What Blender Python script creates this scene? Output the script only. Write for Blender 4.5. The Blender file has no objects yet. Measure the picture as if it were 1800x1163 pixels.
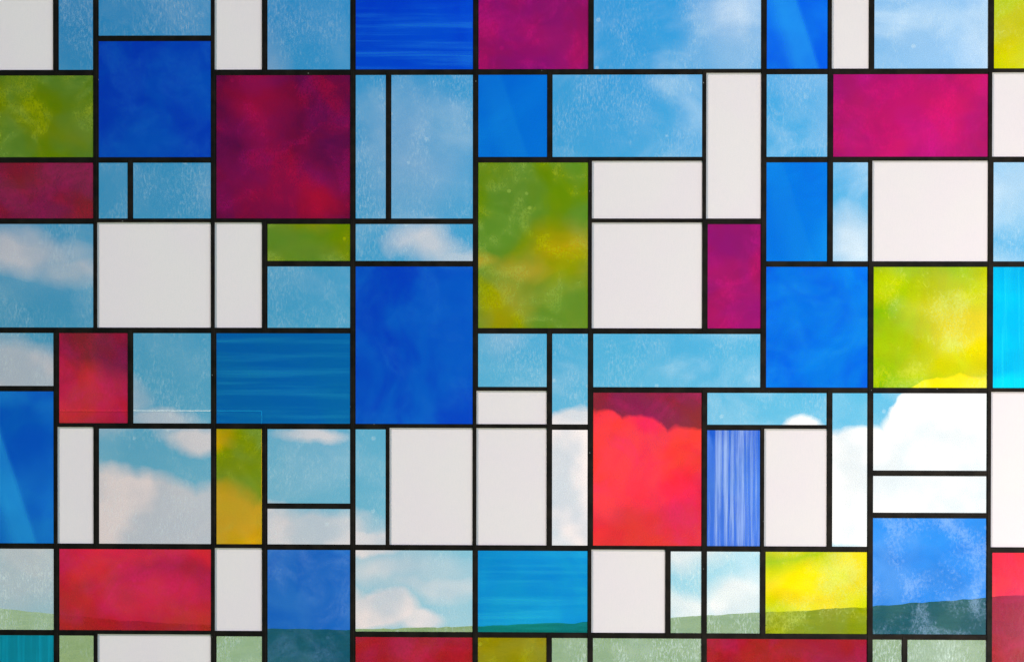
import bpy, bmesh, math, random
from mathutils import Vector
R = math.radians
scene = bpy.context.scene
COL = scene.collection

# ------------------------------------------------------------------ camera
EYE = 1.60            # camera height (m): level with the far horizon
DIST = 2.40           # camera to glass (m)
HORIZON = 1110.0      # photo row of the horizon; 1 photo pixel = 1 mm on the glass
cam_d = bpy.data.cameras.new("camera")
cam = bpy.data.objects.new("camera", cam_d)
COL.objects.link(cam)
cam.location = (0, -DIST, EYE)
cam.rotation_euler = (R(90), 0, 0)
cam_d.sensor_width = 36
cam_d.lens = 36 * DIST / 1.8
cam_d.shift_y = (HORIZON - 581.5) / 1800
cam_d.clip_end = 3000
scene.camera = cam
scene.view_settings.view_transform = 'Standard'
scene.view_settings.look = 'None'
scene.view_settings.exposure = 0
scene.view_settings.gamma = 1
scene.render.engine = 'CYCLES'
scene.cycles.transparent_max_bounces = 10
scene.cycles.max_bounces = 4
scene.cycles.diffuse_bounces = 2
scene.cycles.glossy_bounces = 2
scene.cycles.use_denoising = True
scene.cycles.use_adaptive_sampling = True
scene.cycles.adaptive_threshold = .02


# ------------------------------------------------------------------ node helper
class NT:
    def __init__(s, tree):
        s.t = tree
        s.t.nodes.clear()

    def n(s, kind, **kw):
        nd = s.t.nodes.new(kind)
        for k, v in kw.items():
            setattr(nd, k, v)
        return nd

    def put(s, sock, v):
        if isinstance(v, bpy.types.NodeSocket):
            s.t.links.new(v, sock)
        elif v is not None:
            if hasattr(sock.default_value, '__len__') and not hasattr(v, '__len__'):
                v = (v,) * len(sock.default_value)
            if hasattr(v, '__len__') and len(sock.default_value) == 4 and len(v) == 3:
                v = (*v, 1)
            sock.default_value = v

    def m(s, op, a, b=None, c=None, clamp=False):
        nd = s.n('ShaderNodeMath', operation=op, use_clamp=clamp)
        s.put(nd.inputs[0], a)
        if b is not None:
            s.put(nd.inputs[1], b)
        if c is not None:
            s.put(nd.inputs[2], c)
        return nd.outputs[0]

    def vm(s, op, a, b=None):
        nd = s.n('ShaderNodeVectorMath', operation=op)
        s.put(nd.inputs[0], a)
        if b is not None:
            s.put(nd.inputs[1], b)
        return nd.outputs[1] if op in ('LENGTH', 'DOT_PRODUCT') else nd.outputs[0]

    def xyz(s, x, y, z):
        nd = s.n('ShaderNodeCombineXYZ')
        for i, v in enumerate((x, y, z)):
            s.put(nd.inputs[i], v)
        return nd.outputs[0]

    def noise(s, vec, scale=1, detail=3, rough=.55, dist=0):
        nd = s.n('ShaderNodeTexNoise')
        s.put(nd.inputs['Vector'], vec)
        nd.inputs['Scale'].default_value = scale
        nd.inputs['Detail'].default_value = detail
        nd.inputs['Roughness'].default_value = rough
        nd.inputs['Distortion'].default_value = dist
        return nd.outputs[0]

    def rng(s, v, a, b, c=0, d=1, mode='SMOOTHSTEP'):
        nd = s.n('ShaderNodeMapRange', interpolation_type=mode, clamp=True) if mode == 'LINEAR' else \
            s.n('ShaderNodeMapRange', interpolation_type=mode)
        for i, q in enumerate((v, a, b, c, d)):
            s.put(nd.inputs[i], q)
        return nd.outputs[0]

    def mix(s, f, a, b, blend='MIX'):
        nd = s.n('ShaderNodeMix', data_type='RGBA', blend_type=blend)
        s.put(nd.inputs[0], f)
        s.put(nd.inputs[6], a)
        s.put(nd.inputs[7], b)
        return nd.outputs[2]

    def msh(s, f, a, b):
        nd = s.n('ShaderNodeMixShader')
        s.put(nd.inputs[0], f)
        s.t.links.new(a, nd.inputs[1])
        s.t.links.new(b, nd.inputs[2])
        return nd.outputs[0]


def adir(px, py):
    """azimuth and elevation (rad) of a point of the sky seen at photo pixel px, py"""
    x, z = (px - 900) / 2400, (HORIZON - py) / 2400
    return math.atan2(x, 1), math.atan2(z, math.hypot(x, 1))


# ------------------------------------------------------------------ sky
world = bpy.data.worlds.new("World")
scene.world = world
world.use_nodes = True
W = NT(world.node_tree)
tc = W.n('ShaderNodeTexCoord').outputs['Generated']
sx = W.n('ShaderNodeSeparateXYZ')
W.put(sx.inputs[0], tc)
az = W.m('ARCTAN2', sx.outputs[0], sx.outputs[1])
el = W.m('ARCSINE', sx.outputs[2])
ramp = W.n('ShaderNodeValToRGB')
W.put(ramp.inputs[0], W.m('MULTIPLY', el, 2 / math.pi, clamp=True))
cr = ramp.color_ramp
stops = [(0.0, (.42, .68, .76)), (.06, (.17, .54, .72)), (.13, (.07, .43, .69)), (.28, (.015, .30, .68)), (1, (.01, .12, .42))]
cr.elements[0].position, cr.elements[0].color = stops[0][0], (*stops[0][1], 1)
cr.elements[1].position, cr.elements[1].color = stops[-1][0], (*stops[-1][1], 1)
for p, c in stops[1:-1]:
    e = cr.elements.new(p)
    e.color = (*c, 1)
skycol = ramp.outputs[0]
# warp the sky position a little so the cloud edges billow
wn = W.n('ShaderNodeTexNoise')
W.put(wn.inputs['Vector'], tc)
wn.inputs['Scale'].default_value = 26
wn.inputs['Detail'].default_value = 4
wn.inputs['Roughness'].default_value = .5
wv = W.vm('MULTIPLY', W.vm('SUBTRACT', wn.outputs['Color'], (.5, .5, .5)), (.03, .03, 0))
pos = W.vm('ADD', W.xyz(az, el, 0), wv)
# clouds: (px, py, rx, ry, edge softness 0..1, density)
CLOUDS = [
    (1695, 765, 128, 98, .08, 1), (1652, 742, 82, 72, .06, 1), (1780, 810, 150, 150, .12, 1), (1500, 862, 120, 105, .08, 1), (1640, 860, 150, 110, .15, 1),
    (1900, 860, 240, 170, .2, 1), (1600, 905, 260, 70, .4, .9),
    (1056, 785, 46, 60, .10, 1), (1130, 800, 62, 68, .08, 1), (1205, 815, 44, 72, .10, 1),
    (1000, 800, 72, 86, .10, 1), (1135, 900, 190, 110, .25, 1), (1290, 850, 110, 75, .4, .9),
    (1420, 812, 60, 70, .12, 1), (1390, 880, 120, 90, .4, .9), (960, 930, 90, 60, .6, .7),
    (215, 905, 150, 82, .22, .95), (300, 925, 120, 62, .3, .95), (390, 930, 75, 85, .3, .95), (110, 930, 150, 110, .4, .9),
    (430, 920, 130, 42, .4, .9), (530, 935, 150, 34, .5, .8), (650, 952, 120, 26, .4, .8), (340, 770, 62, 20, .6, .7),
    (548, 765, 55, 15, .6, .7), (150, 700, 85, 52, .6, .8), (20, 655, 110, 48, .5, .75), (270, 742, 70, 18, .6, .5),
    (30, 890, 60, 60, .4, .8), (30, 445, 110, 34, .7, .6), (125, 475, 60, 24, .7, .5),
    (750, 430, 58, 30, .8, .85), (805, 448, 60, 20, .8, .6), (920, 468, 62, 26, .9, .28), (880, 540, 50, 60, .9, .2),
    (990, 430, 60, 40, .9, .2), (730, 280, 90, 90, 1, .15), (1640, 60, 210, 110, 1, .28), (1800, 60, 120, 110, .8, .55), (1620, 200, 140, 80, 1, .4), (1300, 40, 80, 90, 1, .28), (1500, 430, 60, 50, .9, .6),
    (1620, 590, 90, 60, .9, .45), (1710, 580, 120, 110, .9, .85), (1570, 500, 60, 40, .9, .4), (1690, 676, 70, 14, .4, .9), (1780, 330, 120, 60, 1, .4),
    (660, 1075, 72, 38, .3, .9), (735, 1092, 50, 24, .4, .8), (590, 1065, 60, 40, .5, .8), (760, 1030, 100, 22, .8, .5),
    (690, 1000, 120, 30, .9, .5), (1290, 1062, 62, 45, .4, .95), (1200, 1070, 60, 30, .6, .8), (1000, 1085, 90, 18, .6, .6),
    (1430, 1040, 120, 50, .5, .9), (1520, 1000, 70, 50, .6, .8), (1700, 1020, 170, 60, .5, .85), (1640, 960, 70, 30, .7, .85),
    (240, 1040, 170, 60, .7, .6), (60, 1010, 120, 60, .7, .7), (460, 180, 40, 90, 1, .3), (470, 330, 90, 50, 1, .2),
    (560, 340, 50, 40, 1, .3),
]
dens = None
for px, py, rx, ry, soft, dn in CLOUDS:
    a, e = adir(px, py)
    kx, ky = 2400 / rx, 2400 / ry
    nd = W.n('ShaderNodeVectorMath', operation='MULTIPLY_ADD')
    W.put(nd.inputs[0], pos)
    nd.inputs[1].default_value = (kx, ky, 0)
    nd.inputs[2].default_value = (-a * kx, -e * ky, 0)
    d = W.vm('LENGTH', nd.outputs[0])
    lo, hi = 1 - soft * .8, 1 + soft * .5
    v = W.m('MINIMUM', W.m('MULTIPLY_ADD', d, -dn / (hi - lo), dn * hi / (hi - lo)), dn)
    dens = v if dens is None else W.m('MAXIMUM', dens, v)
dens = W.m('MAXIMUM', dens, 0.0)
# the rest of the sky carries on with the same kind of low cumulus and thin veils
gen = W.rng(W.noise(W.vm('MULTIPLY', tc, (5, 5, 13)), 1, 5, .55), .53, .66)
gen = W.m('MULTIPLY', gen, W.m('MULTIPLY', W.rng(W.m('ABSOLUTE', az), .42, .6), W.rng(el, .5, .2)))
dens = W.m('MAXIMUM', dens, gen)
veil = W.rng(W.noise(W.vm('MULTIPLY', tc, (9, 9, 16)), 1, 5, .6, .8), .45, .80, 0, .40)
veil = W.m('MULTIPLY', veil, W.rng(az, -.4, .4, .25, 1.5))
shade = W.rng(W.noise(tc, 20, 3, .5), .38, .62)
cloudcol = W.mix(shade, (.76, .73, .76), (1.18, .93, .86))
cloudcol = W.mix(W.rng(az, -.05, .3), cloudcol, W.mix(shade, (.80, .79, .79), (1.04, .97, .93)))
c = W.mix(veil, skycol, (.72, .84, .92))
c = W.mix(dens, c, cloudcol)
bright = W.rng(az, -.48, .48, .62, 1.45)
c = W.vm('MULTIPLY', c, W.xyz(bright, bright, bright))
bg = W.n('ShaderNodeBackground')
W.put(bg.inputs[0], c)
bg.inputs[1].default_value = 1.0
W.t.links.new(bg.outputs[0], W.n('ShaderNodeOutputWorld').inputs[0])

# ------------------------------------------------------------------ sun (behind the glass) and an unseen fill lamp added in front to brighten the right
sun_d = bpy.data.lights.new("sun", 'SUN')
sun_d.energy = 3.6
sun_d.angle = R(.6)
sun_d.color = (1, .92, .86)
sun = bpy.data.objects.new("sun", sun_d)
COL.objects.link(sun)
sun.rotation_euler = Vector((1, -1, -1)).to_track_quat('-Z', 'Y').to_euler()
ar_d = bpy.data.lights.new("fill_lamp", 'AREA')
ar_d.shape = 'DISK'
ar_d.size = .7
ar_d.energy = 80
ar_d.color = (1, .97, .93)
ar = bpy.data.objects.new("fill_lamp", ar_d)
COL.objects.link(ar)
ar.location = (2.0, -1.75, 1.5)
ar.rotation_euler = (Vector((.75, 0, 1.95)) - ar.location).to_track_quat('-Z', 'Y').to_euler()


# ------------------------------------------------------------------ materials
def new_mat(name):
    m = bpy.data.materials.new(name)
    m.use_nodes = True
    return m, NT(m.node_tree)


def out(t, sh):
    t.t.links.new(sh, t.n('ShaderNodeOutputMaterial').inputs[0])


def film(name, t1, t2, scat, h0, h1, kind, dots=0.0, h2=.05, s2=None):
    """coloured textured glass: clear tinted transmission + light-scattering frosting in streaks"""
    m, t = new_mat(name)
    co = t.n('ShaderNodeTexCoord').outputs['Object']
    rnd = t.n('ShaderNodeObjectInfo').outputs['Random']
    off = t.xyz(t.m('MULTIPLY', rnd, 37.0), 0, t.m('MULTIPLY', rnd, 91.0))
    p = t.vm('ADD', co, off)
    big = t.noise(p, 9, 3, .5, .4)
    if kind == 'v':        # washed frosting running down the pane
        a = t.noise(t.vm('MULTIPLY', p, (330, 1, 100)), 1, 3, .75, .6)
        pat = t.m('MULTIPLY', t.rng(a, .42, .74), t.rng(t.noise(t.vm('MULTIPLY', p, (13, 1, 9)), 1, 4, .65), .42, .60, .14, 1))
        pat = t.m('ADD', t.m('MULTIPLY', pat, .9), t.m('MULTIPLY', t.rng(big, .42, .75), .28))
    elif kind == 'h':      # sideways pulled streaks
        a = t.noise(t.vm('MULTIPLY', p, (2.5, 1, 75)), 1, 4, .6, .3)
        pat = t.rng(a, .44, .72)
    elif kind == 'b':      # strong vertical brush marks
        a = t.noise(t.vm('MULTIPLY', p, (85, 1, 2.5)), 1, 5, .65, .2)
        pat = t.m('MULTIPLY', t.rng(a, .42, .68), t.rng(big, .25, .6, .55, 1))
    elif kind == 'd':      # a soft diagonal sweep
        sp = t.n('ShaderNodeSeparateXYZ')
        t.put(sp.inputs[0], co)
        q = t.m('ADD', t.m('ADD', sp.outputs[0], t.m('MULTIPLY', sp.outputs[2], .33)), .005)
        w = t.m('MULTIPLY', t.rng(q, .014, .002), t.rng(q, -.055, -.02))
        pat = t.m('ADD', t.m('MULTIPLY', w, .75), t.m('MULTIPLY', t.rng(big, .4, .75), .25))
    elif kind == 'x':      # worn, flaking frosting
        a = t.noise(t.vm('ADD', p, (0, 0, 2.3)), 11, 3, .5, .5)
        f = t.noise(t.vm('MULTIPLY', p, (190, 1, 150)), 1, 5, .8, .3)
        pat = t.rng(t.m('ADD', a, t.m('MULTIPLY', t.m('SUBTRACT', f, .5), .75)), .46, .72)
    else:                  # cloudy patches
        a = t.noise(p, 14, 5, .6, .8)
        f = t.noise(t.vm('MULTIPLY', p, (240, 1, 150)), 1, 3, .7)
        pat = t.m('MULTIPLY', t.rng(a, .42, .72), t.rng(f, .28, .68, .3, 1))
    grain = t.noise(p, 620, 2, .8)
    haze = t.m('ADD', h0, t.m('MULTIPLY', pat, h1))
    haze = t.m('ADD', haze, t.m('MULTIPLY', t.m('SUBTRACT', grain, .5), h2 * 2))
    if dots:
        vo = t.n('ShaderNodeTexVoronoi')
        t.put(vo.inputs['Vector'], t.vm('MULTIPLY', p, (1, 0, 1)))
        vo.inputs['Scale'].default_value = 34
        se = t.n('ShaderNodeSeparateColor')
        t.put(se.inputs[0], vo.outputs['Color'])
        rad = t.m('MULTIPLY', se.outputs[1], .11)
        dd = t.m('MULTIPLY', t.rng(t.m('SUBTRACT', vo.outputs['Distance'], rad), -.02, .06, 1, 0), t.rng(se.outputs[0], .70, .72))
        haze = t.m('ADD', haze, t.m('MULTIPLY', dd, dots))
    haze = t.m('MINIMUM', t.m('MAXIMUM', haze, 0.0), .95)
    tint = t.mix(t.rng(t.noise(t.vm('ADD', p, (5, 0, 3)), 7.5, 4, .55, .7), .36, .64), t1, t2)
    tint = t.mix(t.rng(grain, .3, .7, 0, .16), tint, (0, 0, 0))
    tr = t.n('ShaderNodeBsdfTransparent')
    t.put(tr.inputs[0], tint)
    sc = t.mix(t.rng(big, .4, .62), scat, s2 or scat)
    tl = t.n('ShaderNodeBsdfTranslucent')
    t.put(tl.inputs[0], sc)
    df = t.n('ShaderNodeBsdfDiffuse')
    t.put(df.inputs[0], sc)
    bu = t.n('ShaderNodeBump')
    bu.inputs['Strength'].default_value = .25
    bu.inputs['Distance'].default_value = .0005
    t.put(bu.inputs['Height'], t.noise(t.vm('MULTIPLY', p, (120, 1, 60)), 1, 4, .6))
    gl = t.n('ShaderNodeBsdfGlossy')
    gl.inputs['Roughness'].default_value = .22
    t.put(gl.inputs['Normal'], bu.outputs[0])
    sh = t.msh(haze, tr.outputs[0], t.msh(.4, tl.outputs[0], df.outputs[0]))
    sh = t.msh(.005, sh, gl.outputs[0])
    out(t, sh)
    return m


def opal():
    m, t = new_mat("opal_white_glass")
    co = t.n('ShaderNodeTexCoord').outputs['Object']
    rnd = t.n('ShaderNodeObjectInfo').outputs['Random']
    p = t.vm('ADD', co, t.xyz(t.m('MULTIPLY', rnd, 37.0), 0, t.m('MULTIPLY', rnd, 91.0)))
    a = t.noise(t.vm('MULTIPLY', p, (330, 1, 90)), 1, 4, .7)
    b = t.noise(p, 8, 3, .5)
    g = t.noise(p, 700, 1, .6)
    sc = t.mix(t.rng(b, .35, .65), (.91, .725, .75), (.91, .74, .745))
    sc = t.mix(t.rng(a, .35, .75, 0, .07), sc, (.5, .5, .52))
    sc = t.mix(t.rng(g, .3, .7, 0, .09), sc, (.42, .42, .42))
    tl = t.n('ShaderNodeBsdfTranslucent')
    t.put(tl.inputs[0], sc)
    df = t.n('ShaderNodeBsdfDiffuse')
    t.put(df.inputs[0], sc)
    gl = t.n('ShaderNodeBsdfGlossy')
    gl.inputs['Roughness'].default_value = .25
    out(t, t.msh(.005, t.msh(.42, tl.outputs[0], df.outputs[0]), gl.outputs[0]))
    return m


def clear_back():
    m, t = new_mat("clear_glass_back")
    tr = t.n('ShaderNodeBsdfTransparent')
    tr.inputs[0].default_value = (.97, .985, .98, 1)
    out(t, tr.outputs[0])
    return m


def lead():
    m, t = new_mat("black_lead")
    co = t.n('ShaderNodeTexCoord').outputs['Object']
    n1 = t.noise(co, 30, 4, .6)
    n2 = t.noise(co, 420, 3, .7)
    pr = t.n('ShaderNodeBsdfPrincipled')
    base = t.mix(t.rng(n1, .35, .7), (.008, .006, .005), (.017, .012, .009))
    sp = t.n('ShaderNodeTexVoronoi')
    t.put(sp.inputs['Vector'], co)
    sp.inputs['Scale'].default_value = 95
    se = t.n('ShaderNodeSeparateColor')
    t.put(se.inputs[0], sp.outputs['Color'])
    dust = t.m('MULTIPLY', t.rng(sp.outputs['Distance'], .05, .09, 1, 0), t.rng(se.outputs[0], .93, .95))
    base = t.mix(t.m('MULTIPLY', dust, .7), base, (.5, .47, .43))
    t.put(pr.inputs['Base Color'], base)
    t.put(pr.inputs['Roughness'], t.rng(n2, .3, .7, .5, .75))
    pr.inputs['Specular IOR Level'].default_value = .05
    bu = t.n('ShaderNodeBump')
    bu.inputs['Strength'].default_value = .3
    bu.inputs['Distance'].default_value = .0006
    t.put(bu.inputs['Height'], n2)
    t.put(pr.inputs['Normal'], bu.outputs[0])
    out(t, pr.outputs[0])
    return m


def grass():
    m, t = new_mat("meadow_grass")
    co = t.n('ShaderNodeTexCoord').outputs['Object']
    a = t.noise(t.vm('MULTIPLY', co, (.6, .15, 1)), 1, 5, .65)
    b = t.noise(co, 7, 4, .7)
    colr = t.mix(t.rng(a, .35, .65), (.34, .41, .09), (.43, .47, .12))
    colr = t.mix(t.rng(b, .35, .7, 0, .5), colr, (.22, .30, .06))
    pr = t.n('ShaderNodeBsdfPrincipled')
    t.put(pr.inputs['Base Color'], colr)
    pr.inputs['Roughness'].default_value = .9
    pr.inputs['Specular IOR Level'].default_value = .1
    out(t, pr.outputs[0])
    return m


W8 = (.86, .88, .90)
MAT = {
    'c': film("clear_frosted_glass", (.90, .97, 1.0), (.97, 1.0, 1.0), W8, .02, .26, 'v', .20, .06),
    'cf': film("heavily_frosted_clear_glass", (.85, .97, 1.0), (.93, 1.0, 1.0), (.84, .87, .86), .14, .52, 'v', .1, .07),
    'b': film("cobalt_blue_glass", (.005, .11, .82), (.015, .24, .88), (.03, .25, .78), .05, .16, 'k', .05),
    'bd': film("cobalt_blue_swept_glass", (.005, .20, 1.0), (.01, .28, 1.0), (.04, .52, .92), .03, .34, 'd', 0),
    'bh': film("cobalt_blue_pulled_glass", (.005, .13, .95), (.01, .20, 1.0), (.03, .34, .9), .03, .28, 'h', 0),
    'bv': film("streaky_blue_white_glass", (.04, .18, .85), (.07, .24, .85), (.58, .66, .94), .02, .62, 'b', 0),
    'bp': film("pale_blue_glass", (.02, .27, .88), (.10, .36, .92), (.48, .62, .96), .02, .30, 'x', .12),
    'bq': film("cloudy_blue_glass", (.015, .22, .84), (.06, .30, .88), (.30, .48, .90), .015, .22, 'k', .08),
    'm': film("azure_blue_glass", (.005, .36, .98), (.01, .42, 1.0), (.02, .42, .85), .06, .12, 'd', 0),
    'md': film("dark_azure_pulled_glass", (.005, .27, .68), (.01, .30, .64), (.03, .46, .66), .04, .18, 'h', 0),
    'mh': film("azure_pulled_glass", (.005, .38, .88), (.01, .46, .86), (.04, .62, .80), .05, .22, 'h', 0),
    'cy': film("cyan_glass", (.0, .60, .95), (.0, .68, .95), (.02, .75, .92), .05, .35, 'b', 0),
    'y': film("yellow_glass", (1.0, .48, .0), (.95, .54, .0), (.52, .60, .11), .16, .30, 'k', .22, .05, (.66, .58, .0)),
    'yb': film("lemon_glass", (1.0, .74, .0), (.95, .88, .0), (.80, .86, .26), .07, .32, 'x', .10, .06, (.90, .80, .0)),
    'bb': film("bright_blue_glass", (.0, .20, 1.0), (.005, .36, 1.0), (.03, .45, .95), .05, .18, 'k', .03),
    'mv': film("teal_streaky_glass", (.005, .25, .8), (.01, .3, .8), (.005, .40, .60), .35, .25, 'b', 0),
    'r': film("crimson_glass", (1.0, .07, .04), (.98, .03, .055), (.80, .015, .17), .24, .28, 'k', .12, .06, (.85, .008, .04)),
    'rp': film("crimson_purple_glass", (1.0, .01, .045), (.93, .012, .09), (.45, .006, .14), .20, .30, 'k', .12, .06, (.70, .004, .05)),
    'rm': film("magenta_glass", (1.0, .015, .10), (.95, .01, .14), (.78, .008, .26), .34, .28, 'k', .10, .06, (.88, .006, .17)),
    'w': opal(),
}
BACK, LEAD, GRASS = clear_back(), lead(), grass()

# ------------------------------------------------------------------ the panel: layout in photo pixels (= mm on the glass)
L, T, RT, B = -60, -90, 1880, 1262
PANES = [
    ('w', L, 94, T, 123), ('c', 103, 163, T, 123), ('c', 174, 370, T, 63), ('b', 174, 370, 73, 276), ('w', 379, 460, T, 122),
    ('c', 470, 615, T, 122), ('bh', 625, 831, T, 122), ('rm', 841, 1034, T, 121), ('c', 1044, 1338, T, 121), ('bd', 1348, 1455, T, 121),
    ('w', 1463, 1527, T, 121), ('c', 1537, 1737, T, 121), ('yb', 1748, RT, T, 121),
    ('y', L, 163, 134, 277), ('r', L, 163, 287, 385), ('c', 174, 224, 287, 384), ('c', 234, 370, 287, 384), ('rp', 380, 615, 133, 384),
    ('c', 625, 678, 133, 384), ('c', 688, 831, 133, 384), ('m', 841, 961, 132, 275), ('c', 971, 1234, 132, 275), ('w', 1242, 1337, 129, 383),
    ('c', 1348, 1455, 131, 275), ('rm', 1465, 1737, 131, 275), ('w', 1744, RT, 129, 276),
    ('y', 841, 1034, 287, 576), ('w', 1041, 1234, 283, 383), ('m', 1348, 1454, 286, 459), ('c', 1464, 1527, 286, 459),
    ('w', 1534, 1736, 284, 459), ('c', 1747, RT, 286, 460),
    ('c', L, 164, 395, 576), ('w', 172, 371, 391, 576), ('w', 378, 460, 391, 576), ('y', 470, 615, 394, 458), ('c', 470, 615, 469, 576),
    ('c', 625, 831, 394, 458), ('b', 625, 831, 468, 745), ('w', 1041, 1234, 391, 576), ('rm', 1244, 1337, 394, 576),
    ('bb', 1347, 1526, 469, 681), ('yb', 1536, 1736, 470, 682), ('cy', 1745, RT, 470, 682),
    ('c', L, 93, 586, 679), ('r', 104, 225, 586, 744), ('c', 235, 370, 586, 744), ('md', 380, 615, 586, 745), ('c', 841, 961, 586, 679),
    ('c', 971, 1033, 586, 745), ('c', 1043, 1337, 587, 680),
    ('bd', L, 94, 688, 955), ('w', 103, 165, 751, 955), ('c', 175, 371, 754, 955), ('y', 381, 460, 754, 955), ('c', 471, 616, 754, 884),
    ('c', 471, 616, 894, 956), ('c', 626, 678, 754, 957), ('w', 686, 831, 752, 957), ('w', 838, 961, 686, 745), ('w', 838, 961, 752, 957),
    ('c', 971, 1033, 754, 958), ('r', 1043, 1233, 690, 958), ('c', 1244, 1453, 690, 746), ('bv', 1243, 1336, 755, 959),
    ('w', 1343, 1453, 753, 959), ('c', 1463, 1525, 690, 960), ('c', 1535, 1735, 691, 827), ('c', 1534, 1734, 836, 901),
    ('bp', 1534, 1733, 910, 1115), ('w', 1741, RT, 690, 961),
    ('cf', L, 95, 965, 1106), ('r', 105, 371, 965, 1107), ('w', 379, 461, 962, 1107), ('bq', 471, 615, 966, B), ('c', 626, 830, 967, 1109),
    ('mh', 840, 1032, 967, 1110), ('w', 1040, 1169, 965, 1111), ('cf', 1179, 1232, 968, 1111), ('cf', 1243, 1335, 969, 1112),
    ('yb', 1345, 1524, 969, 1113), ('mv', L, 95, 1117, B), ('c', 105, 165, 1117, B), ('w', 174, 372, 1114, B), ('cf', 382, 461, 1118, B),
    ('r', 626, 830, 1118, B), ('y', 840, 960, 1120, B), ('cf', 970, 1032, 1120, B), ('cf', 1042, 1232, 1121, B), ('r', 1243, 1523, 1122, B),
    ('cf', 1533, 1585, 1124, B), ('cf', 1595, 1733, 1124, B), ('r', 1743, RT, 971, B),
]
PNAME = {'c': 'clear_glass_pane', 'cf': 'clear_glass_pane', 'w': 'white_glass_pane', 'r': 'red_glass_pane', 'y': 'yellow_glass_pane', 'm': 'azure_glass_pane',
         'mh': 'azure_glass_pane', 'b': 'blue_glass_pane', 'bd': 'blue_glass_pane', 'bh': 'blue_glass_pane', 'bv': 'blue_glass_pane',
         'bp': 'blue_glass_pane', 'bb': 'blue_glass_pane', 'bq': 'blue_glass_pane', 'yb': 'yellow_glass_pane', 'mv': 'azure_glass_pane', 'rm': 'red_glass_pane', 'rp': 'red_glass_pane', 'md': 'azure_glass_pane', 'cy': 'cyan_glass_pane'}


# the hand-set panel is a touch out of square: rows fan out to the right
def yslope(y):
    return (-2.5 + (y - 128.5) * 10.5 / 983) / 1590


def xslope(x):
    return (1.3 - (x - 99) * 5.3 / 1642) / 1163


def square(x, y):            # photo pixel -> squared-up panel coordinate
    return x - xslope(x) * (y - 581), y - yslope(y) * (x - 850)


def place(u, v):             # squared-up panel coordinate -> metres on the panel
    x = u + xslope(u) * (v - 581)
    y = v + yslope(v) * (u - 850)
    return (x - 900) / 1000, EYE + (HORIZON - y) / 1000


window = bpy.data.objects.new("stained_glass_panel", None)
COL.objects.link(window)
window.location = (0, 0, 0)
window["label"] = "leaded stained glass panel of blue, red, yellow, clear and white rectangular panes in black bars"
window["category"] = "glass panel"


def link(name, verts, faces, mats, parent, origin=(0, 0, 0), fmat=None):
    me = bpy.data.meshes.new(name)
    o3 = Vector(origin)
    me.from_pydata([Vector(v) - o3 for v in verts], [], faces)
    for m in mats:
        me.materials.append(m)
    if fmat:
        for p, i in zip(me.polygons, fmat):
            p.material_index = i
    me.update()
    ob = bpy.data.objects.new(name, me)
    COL.objects.link(ob)
    if parent is not None:
        ob.parent = parent
    ob.location = origin
    return ob


def slab(u0, u1, v0, v1, y0, y1, ch=0.0):
    """box over a panel rectangle, y0 = face to the camera; ch = chamfer (mm) of the front edges"""
    def ring(d, y):
        return [(*place(a, b), y) for a, b in ((u0 + d, v1 - d), (u1 - d, v1 - d), (u1 - d, v0 + d), (u0 + d, v0 + d))]
    rings = [ring(ch, y0)] + ([ring(0, y0 + ch / 1000)] if ch else []) + [ring(0, y1)]
    vs = [(x, y, z) for r in rings for (x, z, y) in r]
    fs = [(0, 1, 2, 3)]
    n = len(rings)
    for k in range(n - 1):
        for i in range(4):
            j = (i + 1) % 4
            fs.append((k * 4 + j, k * 4 + i, (k + 1) * 4 + i, (k + 1) * 4 + j))
    e = (n - 1) * 4
    fs.append((e + 3, e + 2, e + 1, e))
    return vs, fs


XL = [99, 168.5, 229.5, 375, 465, 620, 683, 836, 966, 1038.5, 1174, 1239, 1342, 1459, 1531, 1590, 1741]
XL = [L - 5] + XL + [RT + 5]
YL = [T - 5, 68, 127.5, 281, 388.5, 463.5, 581, 684, 749, 831.5, 889, 905.5, 961.5, 1114, B + 5]
vseg, hseg = {}, {}
rows = []
for k, x0, x1, y0, y1 in PANES:
    ym, xm = (max(y0, 0) + min(y1, 1163)) / 2, (max(x0, 0) + min(x1, 1800)) / 2
    u0, u1 = square(x0, ym)[0], square(x1, ym)[0]
    v0, v1 = square(xm, y0)[1], square(xm, y1)[1]
    rows.append((k, u0, u1, v0, v1))
    near = lambda ls, c: min(range(len(ls)), key=lambda i: abs(ls[i] - c))
    a, b, c2, d = near(XL, u0 - 4.5), near(XL, u1 + 4.5), near(YL, v0 - 4.5), near(YL, v1 + 4.5)
    for i in (a, b):
        vseg.setdefault(i, []).append((c2, d))
    for i in (c2, d):
        hseg.setdefault(i, []).append((a, b))


def merge(sp):
    sp = sorted(sp)
    o = [list(sp[0])]
    for s, e in sp[1:]:
        if s <= o[-1][1]:
            o[-1][1] = max(o[-1][1], e)
        else:
            o.append([s, e])
    return o


# each line's true middle, from the coloured panes that touch it
def centre(ls, i, lo, hi):
    c = ls[i]
    lows = [r[hi] for r in rows if abs(r[hi] + 4.5 - c) < 6]
    highs = [r[lo] for r in rows if abs(r[lo] - 4.5 - c) < 6 and r[0] != 'w']
    if lows and highs:
        return (sum(lows) / len(lows) + sum(highs) / len(highs)) / 2
    return c


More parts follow.
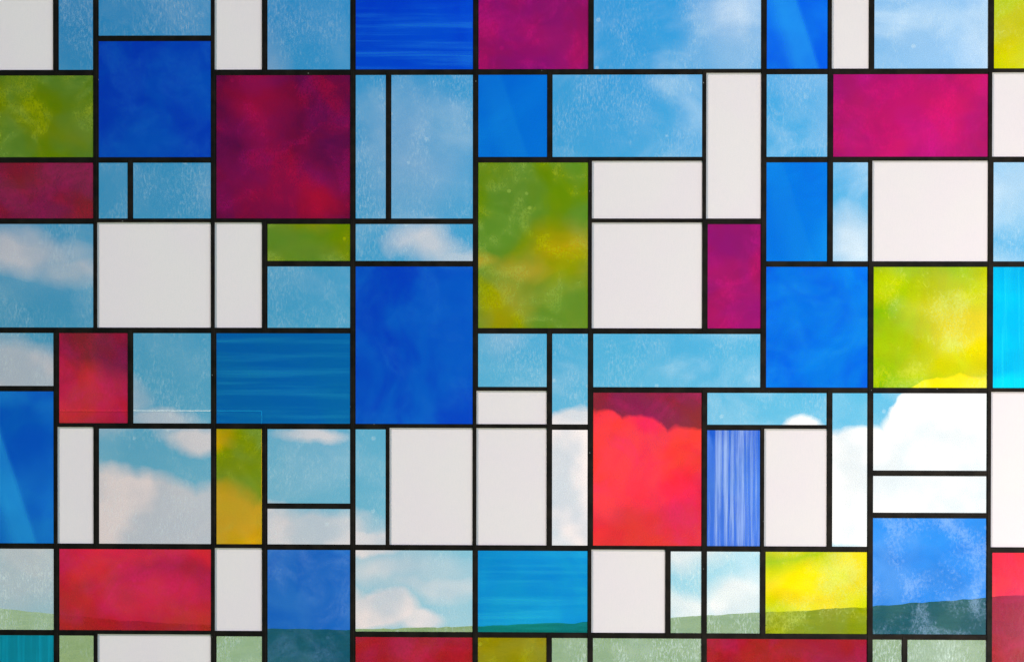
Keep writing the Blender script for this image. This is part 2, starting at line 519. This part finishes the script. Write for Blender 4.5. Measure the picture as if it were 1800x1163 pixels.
XC = [centre(XL, i, 1, 2) if 0 < i < len(XL) - 1 else XL[i] for i in range(len(XL))]
YC = [centre(YL, i, 3, 4) if 0 < i < len(YL) - 1 else YL[i] for i in range(len(YL))]
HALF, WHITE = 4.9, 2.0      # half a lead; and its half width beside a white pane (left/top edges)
YF, YB = -.0022, .0034      # lead front / back
for i, sp in vseg.items():
    for s, e in merge(sp):
        vs, fs = slab(XC[i] - HALF, XC[i] + WHITE, YC[s] - 2, YC[e] + 1, YF, YB, .8)
        link('lead_bar', vs, fs, [LEAD], window)
for i, sp in hseg.items():
    for s, e in merge(sp):
        vs, fs = slab(XC[s] - 2, XC[e] + 1, YC[i] - HALF, YC[i] + WHITE, YF + .0006, YB - .0004, .8)
        link('lead_bar', vs, fs, [LEAD], window)

near = lambda ls, c: min(range(len(ls)), key=lambda i: abs(ls[i] - c))
for k, u0, u1, v0, v1 in rows:
    a, b, c2, d = near(XL, u0 - 4.5), near(XL, u1 + 4.5), near(YL, v0 - 4.5), near(YL, v1 + 4.5)
    pu0, pu1, pv0, pv1 = XC[a] - 1, XC[b] + 1, YC[c2] - 1, YC[d] + 1
    cx, cz = place((pu0 + pu1) / 2, (pv0 + pv1) / 2)
    vs, fs = slab(pu0, pu1, pv0, pv1, 0, .0025)
    fm = [0] + [1] * (len(fs) - 1)
    pane = link(PNAME[k], vs, fs, [MAT[k], BACK], window, (cx, 0, cz), fm)
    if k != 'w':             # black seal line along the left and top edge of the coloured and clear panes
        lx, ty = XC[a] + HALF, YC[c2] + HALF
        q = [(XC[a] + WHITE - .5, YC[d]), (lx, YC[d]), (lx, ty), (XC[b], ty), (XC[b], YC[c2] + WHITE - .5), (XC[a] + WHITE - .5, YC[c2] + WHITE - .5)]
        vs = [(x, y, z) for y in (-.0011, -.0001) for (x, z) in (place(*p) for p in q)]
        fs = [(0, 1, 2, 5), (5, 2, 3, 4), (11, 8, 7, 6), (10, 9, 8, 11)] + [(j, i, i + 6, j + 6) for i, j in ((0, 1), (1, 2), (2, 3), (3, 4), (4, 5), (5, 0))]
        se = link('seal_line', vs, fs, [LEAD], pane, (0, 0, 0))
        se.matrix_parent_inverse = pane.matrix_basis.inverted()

# bright hairline behind the panes: a reflection built as a thin translucent strip
m, t = new_mat("reflection_white")
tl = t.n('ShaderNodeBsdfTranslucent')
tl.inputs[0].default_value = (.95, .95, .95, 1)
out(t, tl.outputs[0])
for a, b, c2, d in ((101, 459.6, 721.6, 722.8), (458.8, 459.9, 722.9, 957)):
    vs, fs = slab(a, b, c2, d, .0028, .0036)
    link('reflection_line', vs, fs, [m], window)

# outer frame, standing on the ground on two posts
for nm, u0, u1, v0, v1 in (('frame_rail', L - 55, RT + 55, T - 60, T - 4), ('frame_rail', L - 55, RT + 55, B + 4, B + 60)):
    vs, fs = slab(u0, u1, v0, v1, -.02, .03, 2)
    link(nm, vs, fs, [LEAD], window)
for u0, u1 in ((L - 60, L - 4), (RT + 4, RT + 60)):
    vs, fs = slab(u0, u1, T - 62, HORIZON + EYE * 1000 + 20, -.022, .032, 2)
    link('frame_post', vs, fs, [LEAD], window)

# ------------------------------------------------------------------ the hill meadow far behind the glass
CREST = [(-3000, 1070), (-700, 1052), (-100, 1060), (60, 1078), (200, 1090), (370, 1099), (470, 1105), (620, 1106), (840, 1100),
         (1030, 1093), (1180, 1085), (1340, 1076), (1525, 1066), (1735, 1050), (1800, 1045), (2600, 1010), (4500, 1000)]


def crest(px):
    if px <= CREST[0][0]:
        return CREST[0][1]
    for (a, p), (b, q) in zip(CREST, CREST[1:]):
        if px <= b:
            f = (px - a) / (b - a)
            return p + (q - p) * f
    return CREST[-1][1]


rnd = random.Random(4)
D = 70.0
xs = [-900, -500, -300, -200, -140] + [-100 + i * .35 for i in range(int(200 / .35))] + [100, 140, 200, 300, 500, 900]
ys = [-60, -20, 0, 6, 14, 24, 36, 46, 54, 60, 64, 67, 69, D, 72, 76, 85, 110, 200, 900]
verts, faces = [], []
for y in ys:
    for x in xs:
        zc = EYE + D * (HORIZON - crest(900 + x / D * 2400)) / 2400
        if y <= D:
            f = max(0, min(1, (y - 14) / (D - 14)))
            f = f * f * (3 - 2 * f)
            z = zc * f + rnd.uniform(-.05, .05) * f
        else:
            z = zc - (y - D) * .03
        verts.append((x, y, z if y > 0 else min(z, 0)))
nx = len(xs)
for j in range(len(ys) - 1):
    for i in range(nx - 1):
        p = j * nx + i
        faces.append((p, p + 1, p + nx + 1, p + nx))
hill = link('meadow_ground', verts, faces, [GRASS], None)
hill["kind"] = "structure"
hill["label"] = "green grass meadow rising to a low hill behind the glass"
for p in hill.data.polygons:
    p.use_smooth = True
